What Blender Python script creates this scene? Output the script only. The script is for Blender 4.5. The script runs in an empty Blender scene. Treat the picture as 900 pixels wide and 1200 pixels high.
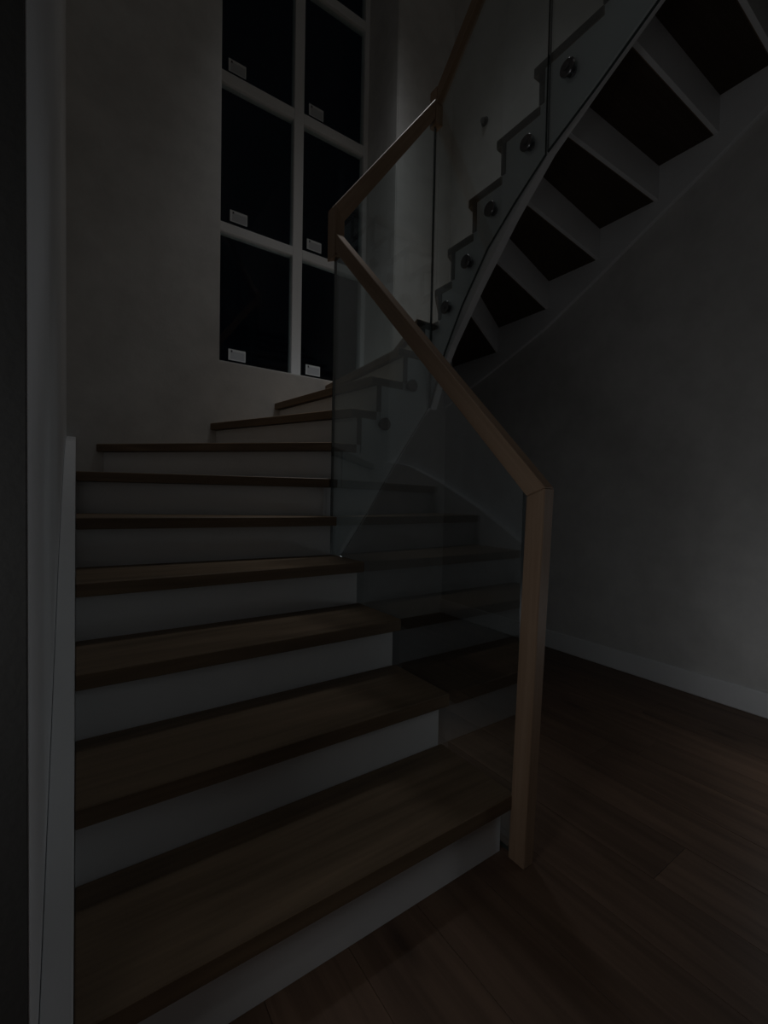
import bpy, bmesh, math, random
from mathutils import Vector, Matrix
random.seed(7)
SC = bpy.context.scene
COL = SC.collection

# ------------------------------------------------------------------ camera
cam = bpy.data.cameras.new('camera')
cam.sensor_fit = 'HORIZONTAL'
cam.sensor_width = 36.0
cam.lens = 522.413 / 900 * 36.0
cam.clip_start = 0.02
cam_o = bpy.data.objects.new('camera', cam)
COL.objects.link(cam_o)
cam_o.matrix_world = Matrix((
    (0.823505, 0.000148, -0.567309, 0.003643),
    (-0.566981, 0.034175, -0.823021, 0.0),
    (0.019266, 0.999416, 0.028227, 0.985109),
    (0, 0, 0, 1)))
SC.camera = cam_o

# ------------------------------------------------------------------ view, sky
SC.view_settings.view_transform = 'Standard'
SC.view_settings.look = 'None'
SC.view_settings.gamma = 1.0
SC.view_settings.use_curve_mapping = False
SC.view_settings.exposure = 0.0
w = bpy.data.worlds.new('night_sky')
SC.world = w
w.use_nodes = True
w.node_tree.nodes['Background'].inputs[0].default_value = (0.25, 0.45, 1.0, 1)
w.node_tree.nodes['Background'].inputs[1].default_value = 0.0006


# ------------------------------------------------------------------ house lamps and added fill lights
def area(name, loc, target, power, size, color=(1, 1, 1), size_y=None, spread=180):
    l = bpy.data.lights.new(name, 'AREA')
    l.energy = power
    l.size = size
    l.color = color
    l.spread = math.radians(spread)
    if size_y:
        l.shape = 'RECTANGLE'
        l.size_y = size_y
    o = bpy.data.objects.new(name, l)
    o.location = loc
    o.rotation_euler = (Vector(target) - Vector(loc)).to_track_quat('-Z', 'Y').to_euler()
    COL.objects.link(o)
    return o


def point(name, loc, power, radius=0.3, color=(1, 1, 1)):
    l = bpy.data.lights.new(name, 'POINT')
    l.energy = power
    l.shadow_soft_size = radius
    l.color = color
    o = bpy.data.objects.new(name, l)
    o.location = loc
    COL.objects.link(o)


def spot(name, loc, power, angle, target=None, color=(1, 1, 1), radius=0.16):
    l = bpy.data.lights.new(name, 'SPOT')
    l.energy = power
    l.shadow_soft_size = radius
    l.spot_size = math.radians(angle)
    l.spot_blend = 1.0
    l.color = color
    o = bpy.data.objects.new(name, l)
    o.location = loc
    if target:
        o.rotation_euler = (Vector(target) - Vector(loc)).to_track_quat('-Z', 'Y').to_euler()
    COL.objects.link(o)


# recessed downlights in the ceiling over the turn of the stair
spot('downlight', (1.7, 2.2, 5.93), 35.0, 64, color=(0.97, 0.985, 1.0))
spot('downlight', (1.85, 2.4, 5.93), 180.0, 34, color=(0.96, 0.98, 1.0))
spot('downlight', (1.2, 2.55, 5.93), 60.0, 34, color=(0.97, 0.985, 1.0))
spot('downlight', (-0.6, -0.3, 3.1), 19.0, 70, color=(1.0, 0.97, 0.92))
# left room lamp, added fill lights on the right, upper hall lamp
point('table_lamp', (-0.6, 0.47, 0.9), 7.0, 0.25, (0.97, 0.985, 1.0))
point('right_fill', (2.03, 0.25, 0.38), 1.2, 0.08, (0.93, 0.965, 1.0))  # unseen fill light added low on the right to lift the side walls
spot('left_wall_fill', (2.5, 0.64, 0.95), 7.0, 44, (-0.04, 0.9, 0.8), (0.92, 0.96, 1.0), 0.2)  # unseen spot added to brighten the white left wall
point('hall_lamp', (0.6, -1.5, 5.6), 4.0, 0.2, (1.0, 0.97, 0.90))


# ------------------------------------------------------------------ materials
def mat(name):
    m = bpy.data.materials.new(name)
    m.use_nodes = True
    nt = m.node_tree
    return m, nt, nt.nodes['Principled BSDF']


def paint(name, col, rough=0.5, mottling=0.06, scale=6.0, bump=0.0, bump_scale=150):
    m, nt, b = mat(name)
    b.inputs['Roughness'].default_value = rough
    tc = nt.nodes.new('ShaderNodeTexCoord')
    n = nt.nodes.new('ShaderNodeTexNoise')
    n.inputs['Scale'].default_value = scale
    n.inputs['Detail'].default_value = 6
    n.inputs['Roughness'].default_value = 0.65
    nt.links.new(tc.outputs['Object'], n.inputs['Vector'])
    r = nt.nodes.new('ShaderNodeValToRGB')
    r.color_ramp.elements[0].position = 0.3
    r.color_ramp.elements[1].position = 0.7
    lo = [c * (1 - mottling) for c in col]
    hi = [min(1, c * (1 + mottling)) for c in col]
    r.color_ramp.elements[0].color = (*lo, 1)
    r.color_ramp.elements[1].color = (*hi, 1)
    nt.links.new(n.outputs['Fac'], r.inputs['Fac'])
    nt.links.new(r.outputs['Color'], b.inputs['Base Color'])
    if bump:
        n2 = nt.nodes.new('ShaderNodeTexNoise')
        n2.inputs['Scale'].default_value = bump_scale
        n2.inputs['Detail'].default_value = 3
        nt.links.new(tc.outputs['Object'], n2.inputs['Vector'])
        bp = nt.nodes.new('ShaderNodeBump')
        bp.inputs['Strength'].default_value = bump
        bp.inputs['Distance'].default_value = 0.002
        nt.links.new(n2.outputs['Fac'], bp.inputs['Height'])
        nt.links.new(bp.outputs['Normal'], b.inputs['Normal'])
    return m


def wood(name, dark, light, rough=0.45, grain=38.0, knots=0.0, vary=0.25, spec=0.5):
    """grain runs along the local X axis of each piece"""
    m, nt, b = mat(name)
    N, L = nt.nodes, nt.links
    b.inputs['Roughness'].default_value = rough
    b.inputs['Specular IOR Level'].default_value = spec
    tc = N.new('ShaderNodeTexCoord')
    oi = N.new('ShaderNodeObjectInfo')
    off = N.new('ShaderNodeVectorMath')
    off.operation = 'MULTIPLY_ADD'
    cmb = N.new('ShaderNodeCombineXYZ')
    for i in range(3):
        L.new(oi.outputs['Random'], cmb.inputs[i])
    L.new(cmb.outputs[0], off.inputs[0])
    off.inputs[1].default_value = (31.0, 17.0, 11.0)
    L.new(tc.outputs['Object'], off.inputs[2])
    mp = N.new('ShaderNodeMapping')
    mp.inputs['Scale'].default_value = (1.6, grain, grain)
    L.new(off.outputs[0], mp.inputs['Vector'])
    n = N.new('ShaderNodeTexNoise')
    n.inputs['Scale'].default_value = 1.0
    n.inputs['Detail'].default_value = 7
    n.inputs['Roughness'].default_value = 0.62
    n.inputs['Distortion'].default_value = 0.6
    L.new(mp.outputs[0], n.inputs['Vector'])
    mp2 = N.new('ShaderNodeMapping')
    mp2.inputs['Scale'].default_value = (1.0, 7.0, 7.0)
    L.new(off.outputs[0], mp2.inputs['Vector'])
    n2 = N.new('ShaderNodeTexNoise')
    n2.inputs['Scale'].default_value = 1.3
    n2.inputs['Detail'].default_value = 4
    n2.inputs['Distortion'].default_value = 1.2
    L.new(mp2.outputs[0], n2.inputs['Vector'])
    mx = N.new('ShaderNodeMix')
    mx.inputs[0].default_value = 0.5
    L.new(n.outputs['Fac'], mx.inputs[2])
    L.new(n2.outputs['Fac'], mx.inputs[3])
    r = N.new('ShaderNodeValToRGB')
    r.color_ramp.elements[0].position = 0.36
    r.color_ramp.elements[1].position = 0.64
    r.color_ramp.elements[0].color = (*dark, 1)
    r.color_ramp.elements[1].color = (*light, 1)
    L.new(mx.outputs[0], r.inputs['Fac'])
    hs = N.new('ShaderNodeHueSaturation')
    mr = N.new('ShaderNodeMapRange')
    mr.inputs['To Min'].default_value = 1 - vary
    mr.inputs['To Max'].default_value = 1 + vary
    L.new(oi.outputs['Random'], mr.inputs['Value'])
    L.new(mr.outputs[0], hs.inputs['Value'])
    L.new(r.outputs['Color'], hs.inputs['Color'])
    out = hs.outputs['Color']
    if knots:
        mp3 = N.new('ShaderNodeMapping')
        mp3.inputs['Scale'].default_value = (1.7, 5.0, 1.0)
        L.new(off.outputs[0], mp3.inputs['Vector'])
        v = N.new('ShaderNodeTexVoronoi')
        v.inputs['Scale'].default_value = 1.0
        L.new(mp3.outputs[0], v.inputs['Vector'])
        kr = N.new('ShaderNodeValToRGB')
        kr.color_ramp.elements[0].position = 0.03
        kr.color_ramp.elements[1].position = 0.16
        kr.color_ramp.elements[0].color = (0.25, 0.22, 0.2, 1)
        kr.color_ramp.elements[1].color = (1, 1, 1, 1)
        L.new(v.outputs['Distance'], kr.inputs['Fac'])
        mk = N.new('ShaderNodeMix')
        mk.data_type = 'RGBA'
        mk.blend_type = 'MULTIPLY'
        mk.inputs[0].default_value = knots
        L.new(out, mk.inputs[6])
        L.new(kr.outputs['Color'], mk.inputs[7])
        out = mk.outputs[2]
    L.new(out, b.inputs['Base Color'])
    bp = N.new('ShaderNodeBump')
    bp.inputs['Strength'].default_value = 0.25
    bp.inputs['Distance'].default_value = 0.001
    L.new(n.outputs['Fac'], bp.inputs['Height'])
    L.new(bp.outputs['Normal'], b.inputs['Normal'])
    return m


def glass(name, base, gain, power, tint):
    m = bpy.data.materials.new(name)
    m.use_nodes = True
    nt = m.node_tree
    N, L = nt.nodes, nt.links
    N.remove(N['Principled BSDF'])
    out = N['Material Output']
    lw = N.new('ShaderNodeLayerWeight')
    lw.inputs['Blend'].default_value = 0.5
    pw = N.new('ShaderNodeMath')
    pw.operation = 'POWER'
    pw.inputs[1].default_value = power
    L.new(lw.outputs['Facing'], pw.inputs[0])
    ma = N.new('ShaderNodeMath')
    ma.operation = 'MULTIPLY_ADD'
    ma.inputs[1].default_value = gain
    ma.inputs[2].default_value = base
    ma.use_clamp = True
    L.new(pw.outputs[0], ma.inputs[0])
    t = N.new('ShaderNodeBsdfTransparent')
    t.inputs[0].default_value = (*tint, 1)
    g = N.new('ShaderNodeBsdfGlossy')
    g.inputs['Roughness'].default_value = 0.0
    g.inputs['Color'].default_value = (0.93, 0.97, 1.0, 1)
    mx = N.new('ShaderNodeMixShader')
    L.new(ma.outputs[0], mx.inputs[0])
    L.new(t.outputs[0], mx.inputs[1])
    L.new(g.outputs[0], mx.inputs[2])
    L.new(mx.outputs[0], out.inputs['Surface'])
    return m


M = {}
M['wall'] = paint('grey_wall_plaster', (0.62, 0.613, 0.60), 0.75, 0.10, 5.0, 0.25, 90)
M['white_wall'] = paint('white_wall_paint', (0.86, 0.875, 0.90), 0.45, 0.02, 4.0, 0.1, 120)
M['dark_wall'] = paint('dark_grey_wall_paint', (0.034, 0.0335, 0.032), 0.7, 0.05, 5.0, 0.2, 90)
M['white'] = paint('white_lacquer', (0.78, 0.79, 0.80), 0.4, 0.02, 9.0)
M['ceiling'] = paint('ceiling_paint', (0.7, 0.7, 0.7), 0.8, 0.02, 4.0)
M['tread'] = wood('dark_oak_tread', (0.14, 0.098, 0.06), (0.25, 0.175, 0.112), 0.5, 40, 0.0, 0.08, 0.3)
M['rail'] = wood('oak_handrail', (0.29, 0.19, 0.122), (0.42, 0.292, 0.2), 0.5, 55, 0.0, 0.05, 0.3)
M['floor'] = wood('brown_oak_floor', (0.095, 0.057, 0.037), (0.175, 0.108, 0.072), 0.5, 34, 0.7, 0.16, 0.35)
M['subfloor'] = paint('dark_subfloor', (0.03, 0.022, 0.018), 0.9, 0.05)
M['edge'] = paint('black_edge', (0.02, 0.016, 0.013), 0.5, 0.1, 30)
M['dark_faces'] = wood('dark_tread_faces', (0.045, 0.03, 0.02), (0.07, 0.05, 0.034), 0.6, 90, 0.0, 0.05, 0.2)  # darker tread wood for the undersides and inner ends
M['glass'] = glass('clear_glass', 0.155, 0.8, 4.0, (0.93, 0.96, 0.96))
M['pane'] = glass('window_glass', 0.02, 0.9, 5.0, (0.9, 0.95, 0.95))
M['glass_edge'] = paint('glass_edge_green', (0.035, 0.05, 0.05), 0.25, 0.05)
m, nt, b = mat('dark_steel')
b.inputs['Metallic'].default_value = 0.9
b.inputs['Roughness'].default_value = 0.28
nn = nt.nodes.new('ShaderNodeTexNoise')
nn.inputs['Scale'].default_value = 60
rr = nt.nodes.new('ShaderNodeValToRGB')
rr.color_ramp.elements[0].color = (0.14, 0.14, 0.145, 1)
rr.color_ramp.elements[1].color = (0.22, 0.22, 0.23, 1)
nt.links.new(nn.outputs['Fac'], rr.inputs['Fac'])
nt.links.new(rr.outputs['Color'], b.inputs['Base Color'])
M['steel'] = m

# sticker: pale paper, paler strip on the left, small dark mark near the top left
m, nt, b = mat('paper_sticker')
b.inputs['Roughness'].default_value = 0.7
tc = nt.nodes.new('ShaderNodeTexCoord')
sx = nt.nodes.new('ShaderNodeSeparateXYZ')
nt.links.new(tc.outputs['Generated'], sx.inputs[0])


def cmp_node(sock, op, v):
    n = nt.nodes.new('ShaderNodeMath')
    n.operation = op
    n.inputs[1].default_value = v
    nt.links.new(sock, n.inputs[0])
    return n.outputs[0]


def mul(a, c):
    n = nt.nodes.new('ShaderNodeMath')
    n.operation = 'MULTIPLY'
    nt.links.new(a, n.inputs[0])
    nt.links.new(c, n.inputs[1])
    return n.outputs[0]


inner = mul(mul(cmp_node(sx.outputs[0], 'GREATER_THAN', 0.12), cmp_node(sx.outputs[0], 'LESS_THAN', 0.94)),
            mul(cmp_node(sx.outputs[2], 'GREATER_THAN', 0.1), cmp_node(sx.outputs[2], 'LESS_THAN', 0.8)))
markf = mul(mul(cmp_node(sx.outputs[0], 'GREATER_THAN', 0.14), cmp_node(sx.outputs[0], 'LESS_THAN', 0.23)),
            mul(cmp_node(sx.outputs[2], 'GREATER_THAN', 0.72), cmp_node(sx.outputs[2], 'LESS_THAN', 0.9)))
m1 = nt.nodes.new('ShaderNodeMix')
m1.data_type = 'RGBA'
m1.inputs[6].default_value = (0.72, 0.75, 0.76, 1)
m1.inputs[7].default_value = (0.52, 0.54, 0.57, 1)
nt.links.new(inner, m1.inputs[0])
m2 = nt.nodes.new('ShaderNodeMix')
m2.data_type = 'RGBA'
m2.inputs[7].default_value = (0.02, 0.02, 0.03, 1)
nt.links.new(markf, m2.inputs[0])
nt.links.new(m1.outputs[2], m2.inputs[6])
nt.links.new(m2.outputs[2], b.inputs['Base Color'])
M['sticker'] = m


# ------------------------------------------------------------------ helpers
WM = {}


def place(o, parent, mw):
    """put o at world matrix mw below parent"""
    WM[o] = mw.copy()
    if parent:
        o.parent = parent
        mw = WM[parent].inverted() @ mw
    o.matrix_local = mw


def link(name, me, parent=None, m=None, mw=None):
    o = bpy.data.objects.new(name, me)
    COL.objects.link(o)
    if m:
        me.materials.append(m)
    if parent:
        o.parent = parent
    if mw is not None:
        o.matrix_local = mw
    return o


def empty(name, loc=(0, 0, 0)):
    o = bpy.data.objects.new(name, None)
    o.empty_display_size = 0.1
    o.location = loc
    COL.objects.link(o)
    WM[o] = Matrix.Translation(loc)
    return o


def tag(o, label=None, cat=None, group=None, kind=None):
    for k, v in (('label', label), ('category', cat), ('group', group), ('kind', kind)):
        if v:
            o[k] = v
    return o


def extrude_poly(pts, d, frame, name, m, parent=None, bevel=0.0, edge_mat=None):
    """pts: 2-D outline in the plane of frame's (x, y) axes, extruded by d along frame's z axis."""
    bm = bmesh.new()
    vs = [bm.verts.new((p[0], p[1], 0)) for p in pts]
    f = bm.faces.new(vs)
    r = bmesh.ops.extrude_face_region(bm, geom=[f])
    top = [g for g in r['geom'] if isinstance(g, bmesh.types.BMVert)]
    bmesh.ops.translate(bm, verts=top, vec=(0, 0, d))
    bmesh.ops.recalc_face_normals(bm, faces=bm.faces)
    if edge_mat:
        for f in bm.faces:
            if abs(f.normal.z) < 0.5:
                f.material_index = 1
    if bevel:
        bmesh.ops.bevel(bm, geom=[e for e in bm.edges], offset=bevel, segments=1, affect='EDGES', clamp_overlap=True)
    me = bpy.data.meshes.new(name)
    bm.to_mesh(me)
    bm.free()
    o = link(name, me, parent, m)
    if edge_mat:
        me.materials.append(edge_mat)
    place(o, parent, frame)
    return o


def frame_xy(origin, xdir, zdir=(0, 0, 1)):
    x = Vector(xdir).normalized()
    z = Vector(zdir).normalized()
    y = z.cross(x).normalized()
    return Matrix(((x.x, y.x, z.x, origin[0]), (x.y, y.y, z.y, origin[1]), (x.z, y.z, z.z, origin[2]), (0, 0, 0, 1)))


def plan_prism(name, pts, z0, z1, along, m, parent, bevel=0.0):
    """a slab with plan outline pts, grain axis along 'along'"""
    fr = frame_xy((pts[0][0], pts[0][1], z0), (along[0], along[1], 0))
    inv = fr.inverted()
    q = [inv @ Vector((x, y, z0)) for x, y in pts]
    return extrude_poly([(v.x, v.y) for v in q], z1 - z0, fr, name, m, parent, bevel)


def box(name, lo, hi, m, parent=None, bevel=0.0):
    fr = Matrix.Translation(lo)
    a, c, d = (hi[i] - lo[i] for i in range(3))
    return extrude_poly([(0, 0), (a, 0), (a, c), (0, c)], d, fr, name, m, parent, bevel)


def yz_plate(name, pts, x0, x1, m, parent=None, bevel=0.0, edge_mat=None):
    fr = Matrix(((0, 0, 1, x0), (1, 0, 0, 0), (0, 1, 0, 0), (0, 0, 0, 1)))
    return extrude_poly(pts, x1 - x0, fr, name, m, parent, bevel, edge_mat)


def xz_plate(name, pts, y0, y1, m, parent=None, bevel=0.0, edge_mat=None):
    fr = Matrix(((1, 0, 0, 0), (0, 0, 1, y0), (0, 1, 0, 0), (0, 0, 0, 1)))
    # x, z plane with thickness along +y (mirrored frame avoided by swapping order)
    fr = Matrix(((1, 0, 0, 0), (0, 0, -1, y1), (0, 1, 0, 0), (0, 0, 0, 1)))
    return extrude_poly(pts, y1 - y0, fr, name, m, parent, bevel, edge_mat)


# ------------------------------------------------------------------ the shell
XW, YB = 2.66, 2.93          # right wall, back wall
XL, YP = -0.042, 0.63        # left wall of the stair, face of the room partition
TOPZ = 6.0
YF, XF = -4.5, -4.0          # far ends of the room behind the camera
SLAB0, SLAB1, SLABY = 3.12, 3.42, 0.42

fl = box('floor', (XF, YF, -0.06), (XW, YB, -0.012), M['subfloor'])
tag(fl, 'brown oak plank floor at the foot of the stairs', 'floor', kind='structure')
PW = 0.19
cols = range(int(math.floor((XF - 0.875) / PW)) + 1, int((XW - 0.875) / PW) + 1)
for k in cols:
    x0, x1 = 0.875 + k * PW, 0.875 + (k + 1) * PW
    x0, x1 = max(x0, XF), min(x1, XW)
    if x1 - x0 < 0.03:
        continue
    y = YF - random.uniform(0.1, 1.9)
    ends = []
    while y < YB:
        y2 = y + 2.2
        a, c = max(y, YF), min(y2, YB)
        if c - a > 0.05:
            ends.append((a, c))
        y = y2
    for a, c in ends:
        fr = frame_xy((x1 - 0.0005, a + 0.0005, -0.012), (0, 1, 0))
        L_, W_ = c - a - 0.001, x1 - x0 - 0.001
        extrude_poly([(0, 0), (L_, 0), (L_, W_), (0, W_)], 0.012, fr, 'plank', M['floor'], fl, 0.0005)

tag(box('wall_right', (XW, YF, 0), (XW + 0.2, YB + 0.5, TOPZ), M['wall']), 'grey plastered wall beside the floor and upper flight', 'wall', kind='structure')
tag(box('wall_left', (XL - 0.14, YP + 0.012, 0), (XL, YB, TOPZ), M['white_wall']), 'white wall along the left side of the lower flight', 'wall', kind='structure')
tag(box('wall_partition', (XF, YP, 0), (XL - 0.001, YP + 0.012, SLAB0), M['dark_wall']), 'dark grey partition wall at the left edge', 'wall', kind='structure')
# back wall with the deep window opening
WX0, WX1, WZ0, WZ1 = 0.744, 2.078, 1.845, 5.5
wb = bpy.data.objects.new('wall_back', None)
bmw = bmesh.new()


def bmbox(bm, lo, hi):
    r = bmesh.ops.create_cube(bm, size=1.0)
    for v in r['verts']:
        v.co = Vector([lo[i] + (v.co[i] + 0.5) * (hi[i] - lo[i]) for i in range(3)])


xs = [XL - 0.14, WX0, WX1, XW]
zs = [0, WZ0, WZ1, TOPZ]
vg = {}


def vert(i, j, y):
    k = (i, j, y)
    if k not in vg:
        vg[k] = bmw.verts.new((xs[i], y, zs[j]))
    return vg[k]


Y0w, Y1w = YB, YB + 0.5
for i in range(3):
    for j in range(3):
        if i == 1 and j == 1:
            continue
        bmw.faces.new([vert(i, j, Y0w), vert(i + 1, j, Y0w), vert(i + 1, j + 1, Y0w), vert(i, j + 1, Y0w)])
        bmw.faces.new([vert(i, j, Y1w), vert(i, j + 1, Y1w), vert(i + 1, j + 1, Y1w), vert(i + 1, j, Y1w)])
for (a, c) in (((1, 1), (2, 1)), ((2, 1), (2, 2)), ((2, 2), (1, 2)), ((1, 2), (1, 1))):
    bmw.faces.new([vert(*a, Y0w), vert(*c, Y0w), vert(*c, Y1w), vert(*a, Y1w)])
bmesh.ops.recalc_face_normals(bmw, faces=bmw.faces)
hole_edges = [e for e in bmw.edges if all(abs(v.co.y - Y0w) < 1e-6 for v in e.verts)
              and all(WX0 - 1e-4 < v.co.x < WX1 + 1e-4 and WZ0 - 1e-4 < v.co.z < WZ1 + 1e-4 for v in e.verts)]
bmesh.ops.bevel(bmw, geom=hole_edges, offset=0.008, segments=2, affect='EDGES')
mew = bpy.data.meshes.new('wall_back')
bmw.to_mesh(mew)
bmw.free()
bpy.data.objects.remove(wb)
wb = link('wall_back', mew, None, M['wall'])
tag(wb, 'grey plastered back wall with a deep window opening', 'wall', kind='structure')
tag(box('wall_front', (XF, YF - 0.2, 0), (XW, YF, TOPZ), M['wall']), 'grey wall behind the camera', 'wall', kind='structure')
tag(box('wall_far_left', (XF - 0.2, YF, 0), (XF, YP, TOPZ), M['wall']), 'grey wall closing the room on the far left', 'wall', kind='structure')
tag(box('ceiling', (XF, YF, SLAB0), (XW, SLABY, SLAB1), M['ceiling']), 'white ceiling over the room before the stairs', 'ceiling', kind='structure')
tag(box('ceiling_upper', (XF, YF, TOPZ), (XW, YB + 0.5, TOPZ + 0.2), M['ceiling']), 'white ceiling high over the stairwell', 'ceiling', kind='structure')
bb = yz_plate('baseboard_right', [(YF, 0), (YB, 0), (YB, 0.118), (YF, 0.118)], XW - 0.018, XW, M['white'], None, 0.004)
tag(bb, 'white baseboard along the right wall', 'baseboard', kind='structure')

# ------------------------------------------------------------------ window
win = empty('window_1', (WX0, 3.36, WZ0))
tag(win, 'tall dark window with white bars and a paper sticker in each pane', 'window', kind='structure')
FY0, FY1 = 3.36, 3.43
cx = [(0.744, 0.82), (1.402, 1.482), (2.036, 2.078)]
rows = [(1.93, 2.892), (2.960, 3.94), (4.02, 4.985), (5.06, 5.43)]
box('jamb', (cx[0][0], FY0, WZ0), (cx[0][1], FY1, WZ1), M['white'], win, 0.003)
box('jamb', (cx[2][0], FY0, WZ0), (cx[2][1], FY1, WZ1), M['white'], win, 0.003)
box('mullion', (cx[1][0], FY0, rows[0][0]), (cx[1][1], FY1, rows[3][1]), M['white'], win, 0.003)
box('bottom_rail', (cx[0][1], FY0, WZ0), (cx[2][0], FY1, rows[0][0]), M['white'], win, 0.003)
box('head_rail', (cx[0][1], FY0, rows[3][1]), (cx[2][0], FY1, WZ1), M['white'], win, 0.003)
for r in range(3):
    for a, c in ((cx[0][1], cx[1][0]), (cx[1][1], cx[2][0])):
        box('transom', (a, FY0 + 0.001, rows[r][1]), (c, FY1, rows[r + 1][0]), M['white'], win, 0.003)
st = {0: (1.992, 2.073), 1: (2.997, 3.079), 2: (4.056, 4.145), 3: (5.10, 5.19)}
for r in range(4):
    for ci, (a, c, s0, s1) in enumerate(((cx[0][1], cx[1][0], 0.925, 1.052), (cx[1][1], cx[2][0], 1.535, 1.664))):
        p = box('pane', (a, FY0 + 0.03, rows[r][0]), (c, FY0 + 0.054, rows[r][1]), M['pane'], win)
        dx = random.uniform(-0.006, 0.006) - (0.022 if (r == 2 and ci == 0) else 0)
        box('sticker', (s0 + dx, FY0 + 0.0285, st[r][0]), (s1 + dx, FY0 + 0.0298, st[r][1]), M['sticker'], p)

# ------------------------------------------------------------------ staircase
H = 0.18
TT = 0.042                    # tread thickness
NO, RT = 0.035, 0.022         # nosing overhang, riser thickness
XI1, YI, XI2 = 1.0, 1.945, 1.65      # inner path of the well
XO1, YO, XO2 = 0.0, YB - 0.001, 2.63         # outer path
stair = empty('staircase', (0, 0, 0))
tag(stair, 'winding staircase with dark oak treads, white risers and white stringers', 'staircase')


# every nosing line: inner and outer point, with the run direction at each end
def S(inner, di, outer, do):
    return dict(i=Vector(inner), di=Vector(di), o=Vector(outer), do=Vector(do))


noses = {}
for n in range(1, 6):
    y = 0.7816 + 0.2669 * (n - 1)
    noses[n] = S((XI1, y), (0, 1), (XO1, y), (0, 1))
noses[5] = S((XI1, 1.83), (0, 1), (XO1, 1.90), (0, 1))
noses[6] = S((XI1, 1.905), (0, 1), (XO1, 2.30), (0, 1))
noses[7] = S((1.03, YI), (1, 0), (0.09, YO), (1, 0))
noses[8] = S((1.136, YI), (1, 0), (0.69, YO), (1, 0))
noses[9] = S((1.253, YI), (1, 0), (1.105, YO), (1, 0))
noses[10] = S((1.42, YI), (1, 0), (1.484, YO), (1, 0))
noses[11] = S((1.539, YI), (1, 0), (1.93, YO), (1, 0))
noses[12] = S((XI2, 1.93), (0, -1), (XO2, 2.88), (0, -1))
for n, yi, yo in ((13, 1.833, 2.385), (14, 1.683, 1.955), (15, 1.504, 1.605), (16, 1.30, 1.275), (17, 1.02, 1.0), (18, 0.775, 0.775), (19, 0.53, 0.53)):
    noses[n] = S((XI2, yi), (0, -1), (XO2, yo), (0, -1))


def line_at(n, off):
    s = noses[n]
    return s['i'] + s['di'] * off, s['o'] + s['do'] * off


NT = 19
for n in range(1, NT):
    i0, o0 = line_at(n, 0)
    i1, o1 = line_at(n + 1, NO)
    pts = [i0]
    if n == 6:
        pts.append(Vector((XI1, YI)))
    if n == 11:
        pts.append(Vector((XI2, YI)))
    pts += [i1, o1]
    if n == 6:
        pts.append(Vector((XO1, YO)))
    if n == 11:
        pts.append(Vector((XO2, YO)))
    pts.append(o0)
    t = plan_prism('tread', [(p.x, p.y) for p in pts], n * H - TT, n * H, tuple(i0 - o0), M['tread'], stair, 0.0025)
    t.data.materials.append(M['dark_faces'])
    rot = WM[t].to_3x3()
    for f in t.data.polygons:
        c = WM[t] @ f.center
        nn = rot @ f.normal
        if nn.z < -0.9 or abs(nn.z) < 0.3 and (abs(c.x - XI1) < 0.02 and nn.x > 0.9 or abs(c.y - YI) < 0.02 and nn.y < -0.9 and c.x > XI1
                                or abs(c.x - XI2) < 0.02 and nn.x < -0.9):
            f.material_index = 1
for n in range(1, NT + 1):
    a0, b0 = line_at(n, NO + 0.0006)
    a1, b1 = line_at(n, NO + RT)
    if n <= 6:
        sh = Vector((-0.014, 0))
    elif n <= 11:
        sh = Vector((0, 0.006))
    else:
        sh = Vector((0.006, 0))
    z0 = 0.0 if n == 1 else (n - 1) * H - TT
    rs = plan_prism('riser', [tuple(a0 + sh), tuple(a1 + sh), tuple(b1), tuple(b0)], z0, n * H - TT - 0.0004, tuple(a0 - b0), M['white'], stair, 0.0012)
    if n >= 8:
        # dark strip over the riser end towards the glass
        d = (a1 - a0).normalized()
        q = d * 0.024
        t = sh.normalized()
        c0 = a0 + t * -0.003 - d * 0.001
        plan_prism('riser_end', [tuple(c0), tuple(c0 + q), tuple(c0 + q + t * 0.0085), tuple(c0 + t * 0.0085)], z0 + (TT if n > 1 else 0), n * H - TT - 0.0004, (0, 0.0001) if abs(d.y) > .5 else (1, 0), M['edge'], stair)

# inner stringer, flight one (between riser ends and the glass, mostly hidden)
top = []
for n in range(1, 6):
    yr = noses[n]['i'].y + NO + RT + 0.0005
    if n <= 6:
        top += [(yr, (n - 1) * H - TT if n > 1 else 0.0), (yr, n * H - TT - 0.0005)]
top += [(1.9395, 5 * H - TT - 0.0005)]
pts = top + [(1.9395, 0.56), (1.20, 0.0)]
yz_plate('stringer', pts, 0.944, 0.984, M['white'], stair)
# inner stringer round the turn, facing the well
top = [(0.986, 6 * H - TT - 0.0005)]
for n in range(7, 12):
    xr = noses[n]['i'].x + NO + RT + 0.0025
    top += [(xr, (n - 1) * H - TT - 0.0005), (xr, n * H - TT - 0.0005)]
top += [(1.652, 11 * H - TT - 0.0005)]
low = [(1.652, 1.50), (1.609, 1.452), (1.522, 1.325), (1.357, 1.085), (1.228, 0.885), (0.986, 0.56)]
xz_plate('stringer', top + low, 1.946, 1.986, M['white'], stair)
# inner stringer, upper flight
top = [(1.9455, 11 * H - TT - 0.0005)]
for n in range(12, NT + 1):
    yr = noses[n]['i'].y - NO - RT - 0.0025
    top += [(yr, (n - 1) * H - TT - 0.0005), (yr, n * H - TT - 0.0005)]
top += [(SLABY + 0.002, 19 * H - TT - 0.0005)]
low = [(SLABY + 0.002, 2.965), (0.787, 2.742), (1.0, 2.612), (1.21, 2.475), (1.40, 2.29), (1.60, 2.06), (1.79, 1.815), (1.86, 1.70), (1.9455, 1.50)]
yz_plate('stringer', top + low, 1.6525, 1.694, M['white'], stair, 0)
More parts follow.
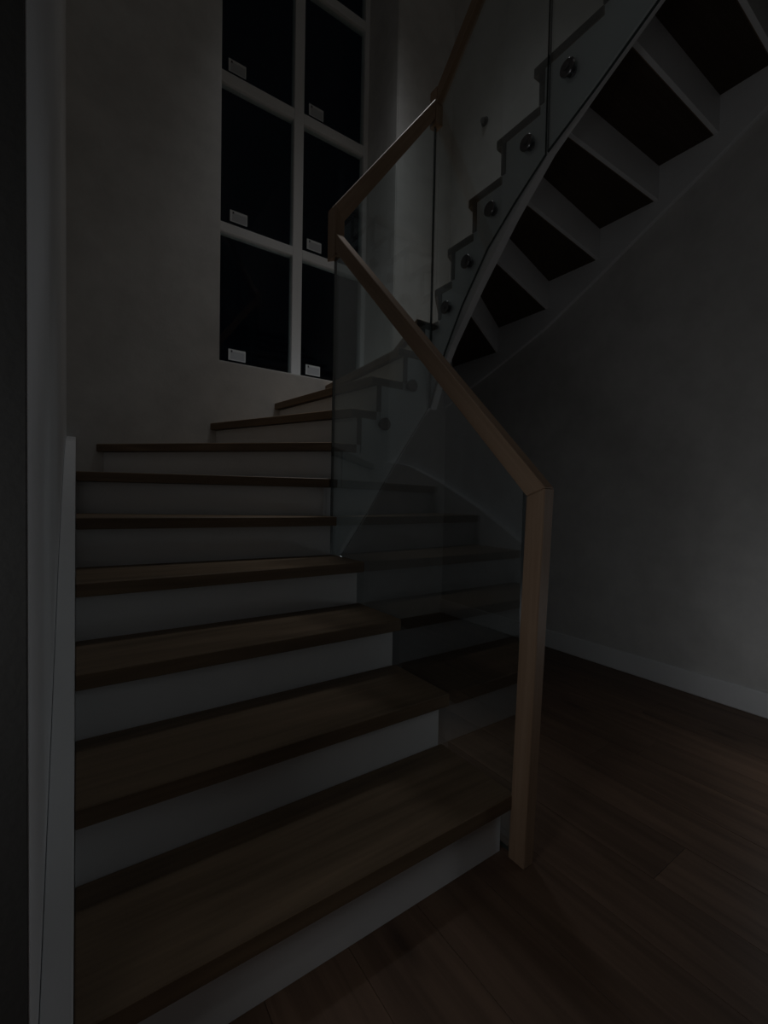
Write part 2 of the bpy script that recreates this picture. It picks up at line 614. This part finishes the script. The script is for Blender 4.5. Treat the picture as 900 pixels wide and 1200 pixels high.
# wall stringer, lower flight
ln = lambda y: 0.18 + (y - 0.7816) * H / 0.2669 + 0.042
pts = [(0.645, 0), (2.928, 0), (2.928, 1.29), (2.60, 1.235), (2.30, 1.125), (1.90, 0.942), (1.58, ln(1.58)), (0.645, ln(0.645))]
tag(yz_plate('wall_stringer', pts, XL + 0.001, -0.001, M['white'], stair, 0.0015))
# wall stringer, upper flight
pts = [(SLABY + 0.002, 3.40), (0.79, 3.30), (1.3, 3.0), (1.95, 2.64), (2.9, 2.26), (2.9285, 2.24), (2.9285, 1.79), (2.36, 2.0), (1.93, 2.17), (1.58, 2.36), (1.25, 2.55), (0.97, 2.71), (SLABY + 0.002, 3.03)]
yz_plate('wall_stringer', pts, 2.6315, XW - 0.0005, M['white'], stair, 0.002)

# ------------------------------------------------------------------ glass balustrade
GT = 0.012


def cyl(name, c, axis, r, d, m, parent, seg=28, bevel=0.003):
    bm = bmesh.new()
    bmesh.ops.create_cone(bm, cap_ends=True, segments=seg, radius1=r, radius2=r, depth=d)
    bmesh.ops.bevel(bm, geom=[e for e in bm.edges if abs(e.verts[0].co.z - e.verts[1].co.z) < 1e-6], offset=bevel, segments=2, affect='EDGES')
    for f in bm.faces:
        f.smooth = len(f.verts) == 4
    me = bpy.data.meshes.new(name)
    bm.to_mesh(me)
    bm.free()
    o = link(name, me, None, m)
    mw = Vector(axis).to_track_quat('Z', 'Y').to_matrix().to_4x4()
    mw.translation = Vector(c)
    place(o, parent, mw)
    return o


def panel(label, fn, pts, a, c, discs, loc):
    e = empty('glass_panel', loc)
    tag(e, label, 'glass panel', 'glass panels of the balustrade')
    g = fn('glass', pts, a, c, M['glass'], e, 0, M['glass_edge'])
    for pos, ax, depth in discs:
        p = Vector(pos)
        axv = Vector(ax)
        s = cyl('standoff', p - axv * 0.006, ax, 0.033, 0.012, M['steel'], e)
        cyl('barrel', p + axv * (0.012 + depth / 2), ax, 0.02, depth, M['steel'], s, 20, 0.001)
        cyl('bolt', p - axv * 0.0135, ax, 0.012, 0.003, M['steel'], s, 6, 0.0006)
    return e


# lower flight, between newel and corner
RZ = lambda y: 1.0 + (y - 0.758) * 1.022
panel('large clear glass panel beside the lower flight, reflecting the treads', yz_plate,
      [(0.785, 0.004), (0.95, 0.004), (1.895, 0.62), (1.895, RZ(1.895) + 0.02), (0.785, RZ(0.785) + 0.02)], 1.002, 1.002 + GT, [], (1.008, 0.785, 0))
# across the turn
Z2 = lambda x: 2.31 + (x - 1.04) * 1.34
yg = 1.915
panel('clear glass panel across the turn, facing the window', xz_plate,
      [(1.016, 0.62), (1.228, 0.919), (1.357, 1.122), (1.522, 1.363), (1.609, 1.49), (1.617, 1.51), (1.617, Z2(1.617) + 0.015), (1.016, Z2(1.016) + 0.015)],
      yg, yg + GT, [((1.49, yg, 1.60), (0, 1, 0), 0.018), ((1.316, yg, 1.375), (0, 1, 0), 0.018)], (1.016, yg, 0.62))
# upper flight
xg = 1.622
Z3 = lambda y: 3.15 + (1.90 - y) * 0.97
panel('clear glass panel on the upper flight with four dark steel discs', yz_plate,
      [(1.928, 1.50), (1.81, 1.78), (1.69, 1.98), (1.52, 2.20), (1.36, 2.335), (1.209, 2.447), (1.209, Z3(1.209) + 0.02), (1.928, Z3(1.928) + 0.02)][::-1],
      xg, xg + GT, [((xg, y, z), (1, 0, 0), 0.018) for y, z in ((1.302, 2.55), (1.506, 2.373), (1.657, 2.19), (1.805, 2.013))], (xg, 1.928, 1.5))
panel('topmost clear glass panel on the upper flight with one disc', yz_plate,
      [(1.199, 2.452), (0.98, 2.57), (0.78, 2.69), (0.45, 2.90), (0.45, Z3(0.45) + 0.02), (1.199, Z3(1.199) + 0.02)][::-1],
      xg, xg + GT, [((xg, 1.110, 2.722), (1, 0, 0), 0.018)], (xg, 1.199, 2.45))

# ------------------------------------------------------------------ handrail
rail = empty('handrail', (1.01, 0.775, 0))
tag(rail, 'angular oak handrail rising from a square newel post over the glass', 'handrail')
RW = 0.040
xa = 0.987


def bar(name, outline_yz, x0, x1, along):
    """piece with outline in the y-z plane; local x axis follows the grain"""
    a = Vector((0, along[0], along[1])).normalized()
    zd = Vector((1, 0, 0))
    o = Vector((x0, outline_yz[0][0], outline_yz[0][1]))
    fr = frame_xy(o, a, zd)
    inv = fr.inverted()
    q = [inv @ Vector((x0, y, z)) for y, z in outline_yz]
    return extrude_poly([(v.x, v.y) for v in q], x1 - x0, fr, name, M['rail'], rail, 0.0025)


def bar_x(name, outline_xz, y0, y1, along):
    a = Vector((along[0], 0, along[1])).normalized()
    zd = Vector((0, 1, 0))
    o = Vector((outline_xz[0][0], y0, outline_xz[0][1]))
    fr = frame_xy(o, a, zd)
    inv = fr.inverted()
    q = [inv @ Vector((x, y0, z)) for x, z in outline_xz]
    return extrude_poly([(v.x, v.y) for v in q], y1 - y0, fr, name, M['rail'], rail, 0.0025)


bar('newel_post', [(0.737, 0), (0.79, 0), (0.762, 1.0), (0.705, 1.022)], xa, xa + RW, (-0.03, 1))
bar('rail', [(0.7052, 1.0225), (0.7622, 1.0005), (1.862, 2.122), (1.862, 2.208)], xa, xa + RW, (1, 1.02))
ya = 1.902
bar_x('rail_joint', [(0.986, 2.11), (1.034, 2.13), (1.034, 2.2805), (0.986, 2.3435)], 1.864, ya + RW, (0, 1))
bar_x('rail', [(0.9865, 2.345), (1.0355, 2.2815), (1.605, 3.055), (1.605, 3.16)], ya, ya + RW, (1, 1.34))
bar_x('rail_joint', [(1.606, 3.03), (1.653, 3.03), (1.653, 3.225), (1.606, 3.225)], ya - 0.004, ya + RW + 0.012, (0, 1))
xc = 1.608
bar('rail', [(1.897, 3.135), (0.45, 4.54), (0.45, 4.625), (1.897, 3.222)], xc, xc + RW, (-1, 0.97))

# ------------------------------------------------------------------ small dark fitting high on the right wall
wf = empty('wall_fitting', (XW, 2.55, 3.98))
tag(wf, 'small dark oval fitting high on the right wall', 'wall fitting')
cyl('plate', (XW - 0.006, 2.55, 3.98), (1, 0, 0), 0.034, 0.0115, M['edge'], wf)
cyl('knob', (XW - 0.0255, 2.55, 3.98), (1, 0, 0), 0.02, 0.0265, M['steel'], wf)
